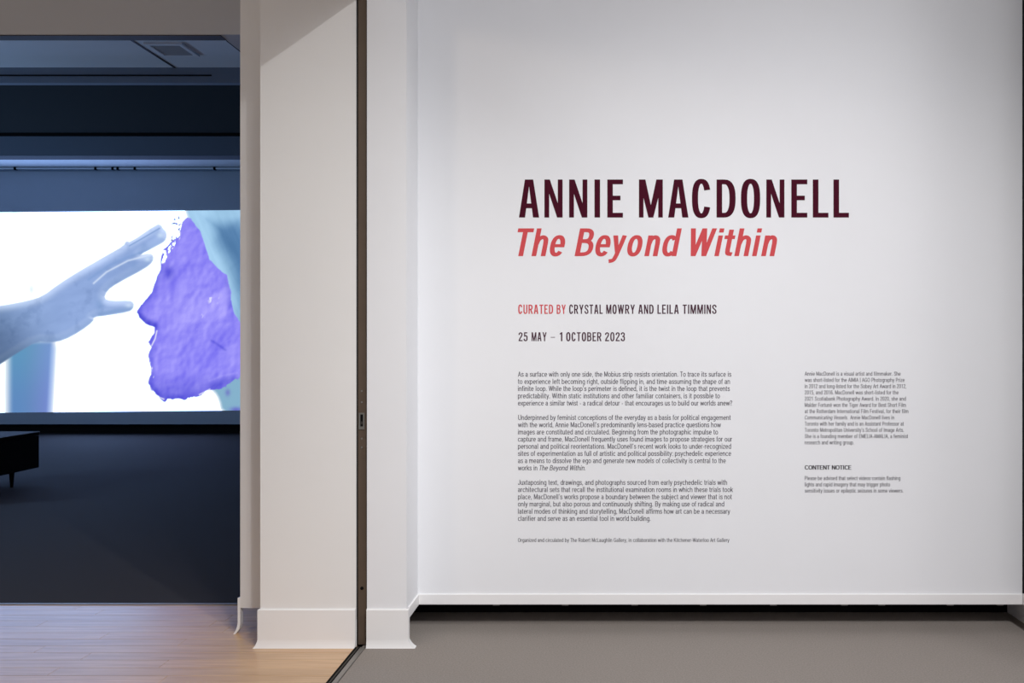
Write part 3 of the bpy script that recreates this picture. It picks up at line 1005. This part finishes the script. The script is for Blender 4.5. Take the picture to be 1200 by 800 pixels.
def small_glyph(ch):
    """light grotesque for the running text: returns advance and polygons, capitals 100 high"""
    g = Glyphs()
    V, Hh = 12.8, 10.6
    st = lambda pts, c=False: g.stroke(pts, V, Hh, c)
    cm = lambda *p: st(catmull(list(p), 4))
    ring = lambda cx, a=21.5: st(sell(cx, 36, a, 31, n=16, e=2.25)[:-1], True)
    line = lambda *p: st(list(p))
    arch = lambda x0, x1: st(catmull([(x0, 44), (x0 + 6, 58), ((x0 + x1) / 2 + 1, 67), (x1 - 4, 60), (x1, 46)], 4) + [(x1, 0)])
    bar = lambda x0, x1, yc: g.rect(x0, x1, yc - Hh / 2, yc + Hh / 2)
    stem = lambda x, y0, y1: g.rect(x - V / 2, x + V / 2, y0, y1)
    adv = 56
    if ch == 'a':
        st(catmull([(8, 54), (15, 64), (27, 67), (40, 62), (44, 48)], 4) + [(44, 0)]); cm((44, 42), (28, 39), (11, 32), (9, 16), (20, 5.5), (34, 8), (43, 18)); adv = 56
    elif ch == 'b': stem(9, 0, 100); ring(30); adv = 60
    elif ch == 'c': st(sell(30, 36, 21.5, 31, 38, 322, 14, 2.25)); adv = 55
    elif ch == 'd': stem(51, 0, 100); ring(30); adv = 60
    elif ch == 'e': st(sell(30, 36, 21.5, 31, 4, 318, 16, 2.25)); bar(9, 57, 36); adv = 59
    elif ch == 'f': st(catmull([(31, 94), (22, 94), (14, 88), (13, 74)], 4) + [(13, 0)]); bar(1, 29, 67); adv = 31
    elif ch == 'g': ring(30); st([(51, 72), (51, 0)] + catmull([(51, -4), (47, -18), (30, -24), (12, -18)], 4)); adv = 60
    elif ch == 'h': stem(9, 0, 100); arch(9, 48); adv = 58
    elif ch == 'i': stem(11, 0, 72); stem(11, 86, 100); adv = 23
    elif ch == '\u0131': stem(11, 0, 72); adv = 23
    elif ch == 'j': st([(11, 72), (11, -8)] + catmull([(11, -8), (8, -20), (-3, -23)], 4)); stem(11, 86, 100); adv = 23
    elif ch == 'k': stem(9, 0, 100); line((48, 72), (12, 30)); line((23, 42), (50, 0)); adv = 53
    elif ch == 'l': stem(11, 0, 100); adv = 23
    elif ch == 'm': stem(9, 0, 72); arch(9, 45); arch(45, 81); adv = 91
    elif ch == 'n': stem(9, 0, 72); arch(9, 48); adv = 58
    elif ch == 'o': ring(30, 22.5); adv = 60
    elif ch == 'p': stem(9, -26, 72); ring(30); adv = 60
    elif ch == 'q': stem(51, -26, 72); ring(30); adv = 60
    elif ch == 'r': stem(9, 0, 72); cm((9, 42), (14, 58), (24, 66), (35, 66)); adv = 36
    elif ch == 's': cm((44, 53), (38, 64), (25, 67), (11, 61), (10, 49), (20, 41), (34, 34), (44, 24), (41, 11), (27, 5), (12, 9), (6, 20)); adv = 50
    elif ch == 't': st([(13, 92), (13, 20)] + catmull([(13, 20), (17, 7), (31, 5.5)], 4)); bar(1, 30, 67); adv = 33
    elif ch == 'u': stem(49, 0, 72); st([(10, 72), (10, 26)] + catmull([(10, 26), (14, 11), (27, 5), (42, 13), (49, 28)], 4)); adv = 58
    elif ch == 'v': line((4, 72), (26, 2)); line((26, 2), (48, 72)); adv = 52
    elif ch == 'w': line((4, 72), (21, 2)); line((21, 2), (40, 70)); line((40, 70), (59, 2)); line((59, 2), (76, 72)); adv = 80
    elif ch == 'x': line((4, 72), (47, 0)); line((47, 72), (4, 0)); adv = 51
    elif ch == 'y': line((4, 72), (27, 3)); st([(48, 72), (26, 0)] + catmull([(26, 0), (20, -16), (5, -22)], 3)); adv = 52
    elif ch == 'z': bar(4, 45, 67); bar(3, 46, 5); line((42, 67), (7, 5)); adv = 49
    elif ch == '\u00e9':
        a_, p_ = small_glyph('e'); g.polys += p_; line((26, 82), (38, 98)); adv = a_
    elif ch == '\u00ef': stem(11, 0, 72); stem(2, 86, 100); stem(20, 86, 100); adv = 23
    elif ch == 'A': line((5, 0), (33, 98)); line((33, 98), (61, 0)); bar(15, 51, 33); adv = 66
    elif ch == 'B': stem(10, 0, 100); st(bowl(10, 34, 52, 94.5, 53)); st(bowl(10, 34, 56, 53, 5.5)); adv = 66
    elif ch == 'C': st(sell(37, 50, 28, 45, 34, 326, 18, 2.2)); adv = 69
    elif ch == 'D': stem(10, 0, 100); st(bowl(10, 32, 62, 94.5, 5.5)); adv = 72
    elif ch == 'E': stem(10, 0, 100); bar(10, 56, 94.5); bar(10, 52, 52); bar(10, 56, 5.5); adv = 61
    elif ch == 'F': stem(10, 0, 100); bar(10, 54, 94.5); bar(10, 50, 50); adv = 57
    elif ch == 'G': st(sell(37, 50, 28, 45, 34, 330, 18, 2.2)); bar(38, 67, 46); stem(63, 8, 46); adv = 74
    elif ch == 'I': stem(12, 0, 100); adv = 25
    elif ch == 'J': st([(40, 100), (40, 26)] + catmull([(40, 26), (35, 10), (22, 5.5), (9, 11), (6, 26)], 4)); adv = 51
    elif ch == 'K': stem(10, 0, 100); line((58, 100), (12, 42)); line((28, 58), (62, 0)); adv = 66
    elif ch == 'L': stem(10, 0, 100); bar(10, 52, 5.5); adv = 55
    elif ch == 'M': stem(10, 0, 100); stem(74, 0, 100); line((12, 98), (42, 6)); line((42, 6), (72, 98)); adv = 84
    elif ch == 'N': stem(10, 0, 100); stem(62, 0, 100); line((12, 98), (60, 2)); adv = 72
    elif ch == 'O': st(sell(38, 50, 30, 45, n=20, e=2.2)[:-1], True); adv = 76
    elif ch == 'P': stem(10, 0, 100); st(bowl(10, 34, 54, 94.5, 46)); adv = 62
    elif ch == 'R': stem(10, 0, 100); st(bowl(10, 34, 54, 94.5, 48)); line((34, 47), (58, 0)); adv = 66
    elif ch == 'S': cm((54, 72), (47, 90), (31, 95), (14, 88), (11, 71), (22, 58), (42, 46), (54, 31), (50, 12), (32, 5), (13, 11), (7, 29)); adv = 62
    elif ch == 'T': bar(1, 57, 94.5); stem(29, 0, 95); adv = 58
    elif ch == 'U': st([(10, 100), (10, 34)] + catmull([(10, 34), (16, 12), (35, 5), (54, 12), (60, 34)], 4) + [(60, 100)]); adv = 70
    elif ch == 'V': line((4, 100), (31, 2)); line((31, 2), (58, 100)); adv = 62
    elif ch == 'W': line((4, 100), (25, 2)); line((25, 2), (46, 98)); line((46, 98), (67, 2)); line((67, 2), (88, 100)); adv = 92
    elif ch == '0': st(sell(28, 50, 20, 45, n=18, e=2.2)[:-1], True); adv = 56
    elif ch == '1': stem(30, 0, 100); line((12, 78), (30, 92)); adv = 56
    elif ch == '2': cm((8, 70), (12, 88), (28, 95), (44, 87), (47, 70), (38, 52), (20, 32), (8, 8)); bar(5, 51, 5.5); adv = 56
    elif ch == '5': bar(12, 48, 94.5); line((14, 95), (11, 54)); cm((11, 54), (28, 61), (45, 52), (48, 32), (43, 12), (26, 5), (11, 11), (7, 24)); adv = 56
    elif ch == '6': st(sell(29, 32, 20, 27, n=16, e=2.2)[:-1], True); cm((46, 80), (40, 92), (28, 95), (14, 82), (9, 56), (9, 34)); adv = 56
    elif ch == '.': g.rect(5, 18, 0, 14); adv = 24
    elif ch == ',': g.poly([(5, 14), (5, 2), (8, -14), (14, -14), (18, 2), (18, 14)]); adv = 24
    elif ch == ':': g.rect(5, 18, 0, 14); g.rect(5, 18, 56, 70); adv = 24
    elif ch == '\u2019': g.poly([(5, 100), (7, 72), (13, 72), (18, 88), (18, 100)]); adv = 23
    elif ch == '-': bar(4, 30, 34); adv = 34
    elif ch == '|': stem(12, -10, 100); adv = 24
    elif ch == '?': cm((7, 74), (12, 90), (26, 95), (40, 88), (42, 73), (33, 58), (26, 46), (25, 28)); g.rect(19, 32, 0, 14); adv = 50
    elif ch == ' ': adv = 29
    return adv, g.polys


_glyph_cache = {}


def text_line(text, shear):
    polys, x_ = [], 0.0
    for c in text:
        if c not in _glyph_cache:
            _glyph_cache[c] = small_glyph(c)
        adv, pl_ = _glyph_cache[c]
        for ly, pg in pl_:
            polys.append((ly, [(x_ + p[0] + p[1] * shear, p[1]) for p in pg]))
        x_ += adv + 5.0
    return polys


def text_block(name, label, lines, capx, m, bold=0.0):
    """lines: (text, left px, right px, baseline px, shear)"""
    root = sign(name, label)
    for text, xl, xr, base, shear in lines:
        g = Glyphs()
        g.polys = text_line(text, shear)
        xs_ = [p[0] for ly, pg in g.polys for p in pg]
        x0_, x1_ = min(xs_), max(xs_)
        if bold:
            g.polys = g.polys + [(ly + 6, [(p[0] + bold, p[1]) for p in pg]) for ly, pg in g.polys]
        g.polys = [(ly, [(p[0] - x0_, p[1]) for p in pg]) for ly, pg in g.polys]
        place(g, 'text_line', m, root, (xr - xl) / (x1_ - x0_ + bold), capx / 100.0, xl, base)
    return root


L0 = 607.0
B = 2.4
text_block('text_paragraph', 'first of three grey wall paragraphs, five lines under the dates', [
    ('As a surface with only one side, the Mobius strip resists orientation. To trace its surface is', L0, 857, 438.8 + B, 0),
    ('to experience left becoming right, outside flipping in, and time assuming the shape of an', L0, 855.4, 447.3 + B, 0),
    ('infinite loop. While the loop\u2019s perimeter is defined, it is the twist in the loop that prevents', L0, 855.3, 455.6 + B, 0),
    ('predictability. Within static institutions and other familiar containers, is it possible to', L0, 843.6, 464.1 + B, 0),
    ('experience a similar twist - a radical detour - that encourages us to build our worlds anew?', L0, 858, 472.6 + B, 0)], 6.0, M_grey)
text_block('text_paragraph', 'middle and longest grey wall paragraph, eight lines ending in italics', [
    ('Underpinned by feminist conceptions of the everyday as a basis for political engagement', L0, 856.3, 489.5 + B, 0),
    ('with the world, Annie MacDonell\u2019s predominantly lens-based practice questions how', L0, 844.8, 498 + B, 0),
    ('images are constituted and circulated. Beginning from the photographic impulse to', L0, 841.4, 506.4 + B, 0),
    ('capture and frame, MacDonell frequently uses found images to propose strategies for our', L0, 858, 514.8 + B, 0),
    ('personal and political reorientations. MacDonell\u2019s recent work looks to under-recognized', L0, 856.7, 523.2 + B, 0),
    ('sites of experimentation as full of artistic and political possibility: psychedelic experience', L0, 856.7, 531.6 + B, 0),
    ('as a means to dissolve the ego and generate new models of collectivity is central to the', L0, 850.5, 540 + B, 0),
    ('works in', L0, 629.6, 548.5 + B, 0), ('The Beyond Within.', 632.4, 686, 548.5 + B, 0.2)], 6.0, M_grey)
text_block('text_paragraph', 'last of three grey wall paragraphs, six lines above the small credit', [
    ('Juxtaposing text, drawings, and photographs sourced from early psychedelic trials with', L0, 852, 565.5 + B, 0),
    ('architectural sets that recall the institutional examination rooms in which these trials took', L0, 859, 573.9 + B, 0),
    ('place, MacDonell\u2019s works propose a boundary between the subject and viewer that is not', L0, 857.6, 582.3 + B, 0),
    ('only marginal, but also porous and continuously shifting. By making use of radical and', L0, 848.7, 590.8 + B, 0),
    ('lateral modes of thinking and storytelling, MacDonell affirms how art can be a necessary', L0, 855.6, 599.3 + B, 0),
    ('clarifier and serve as an essential tool in world building.', L0, 762.3, 607.7 + B, 0)], 6.0, M_grey)
text_block('credit_text', 'tiny single grey credit line at the foot of the text', [
    ('Organized and circulated by The Robert McLaughlin Gallery, in collaboration with the Kitchener-Waterloo Art Gallery', L0, 854.7, 632.9 + 1.9, 0)], 4.6, M_grey)
C0 = 943.0
B = 1.9
bio = ['Annie MacDonell is a visual artist and filmmaker. She', 'was short-listed for the AIMIA | AGO Photography Prize', 'in 2012 and long-listed for the Sobey Art Award in 2012,',
       '2015, and 2016. MacDonell was short-listed for the', '2021 Scotiabank Photography Award. In 2020, she and', 'Ma\u00efder Fortun\u00e9 won the Tiger Award for Best Short Film',
       'at the Rotterdam International Film Festival, for their film', None, 'Toronto with her family and is an Assistant Professor at', 'Toronto Metropolitan University\u2019s School of Image Arts.',
       'She is a founding member of EMELIA-AMALIA, a feminist', 'research and writing group.']
ends = [1055.4, 1060, 1061.9, 1052.9, 1061.5, 1061.5, 1064.4, 0, 1059, 1059, 1064, 1000.6]
rows = []
for i, (t_, e_) in enumerate(zip(bio, ends)):
    yb_ = 438.1 + 7.32 * i + B
    if t_ is None:
        rows.append(('Communicating Vessels.', C0, 993.5, yb_, 0.2))
        rows.append(('Annie MacDonell lives in', 996.3, 1047.8, yb_, 0))
    else:
        rows.append((t_, C0, e_, yb_, 0))
text_block('biography_text', 'small grey twelve-line biography column at the right', rows, 4.7, M_grey)
text_block('notice_heading', 'short dark capital heading under the biography column', [('CONTENT NOTICE', C0, 997.5, 550, 0)], 5.0, M_notice, 6.0)
text_block('notice_text', 'small grey three-line notice under its dark heading', [
    ('Please be advised that select videos contain flashing', C0, 1055, 560.4 + B, 0),
    ('lights and rapid imagery that may trigger photo', C0, 1043, 567.8 + B, 0),
    ('sensitivity issues or epileptic seizures in some viewers.', C0, 1058.4, 575.1 + B, 0)], 4.7, M_grey)
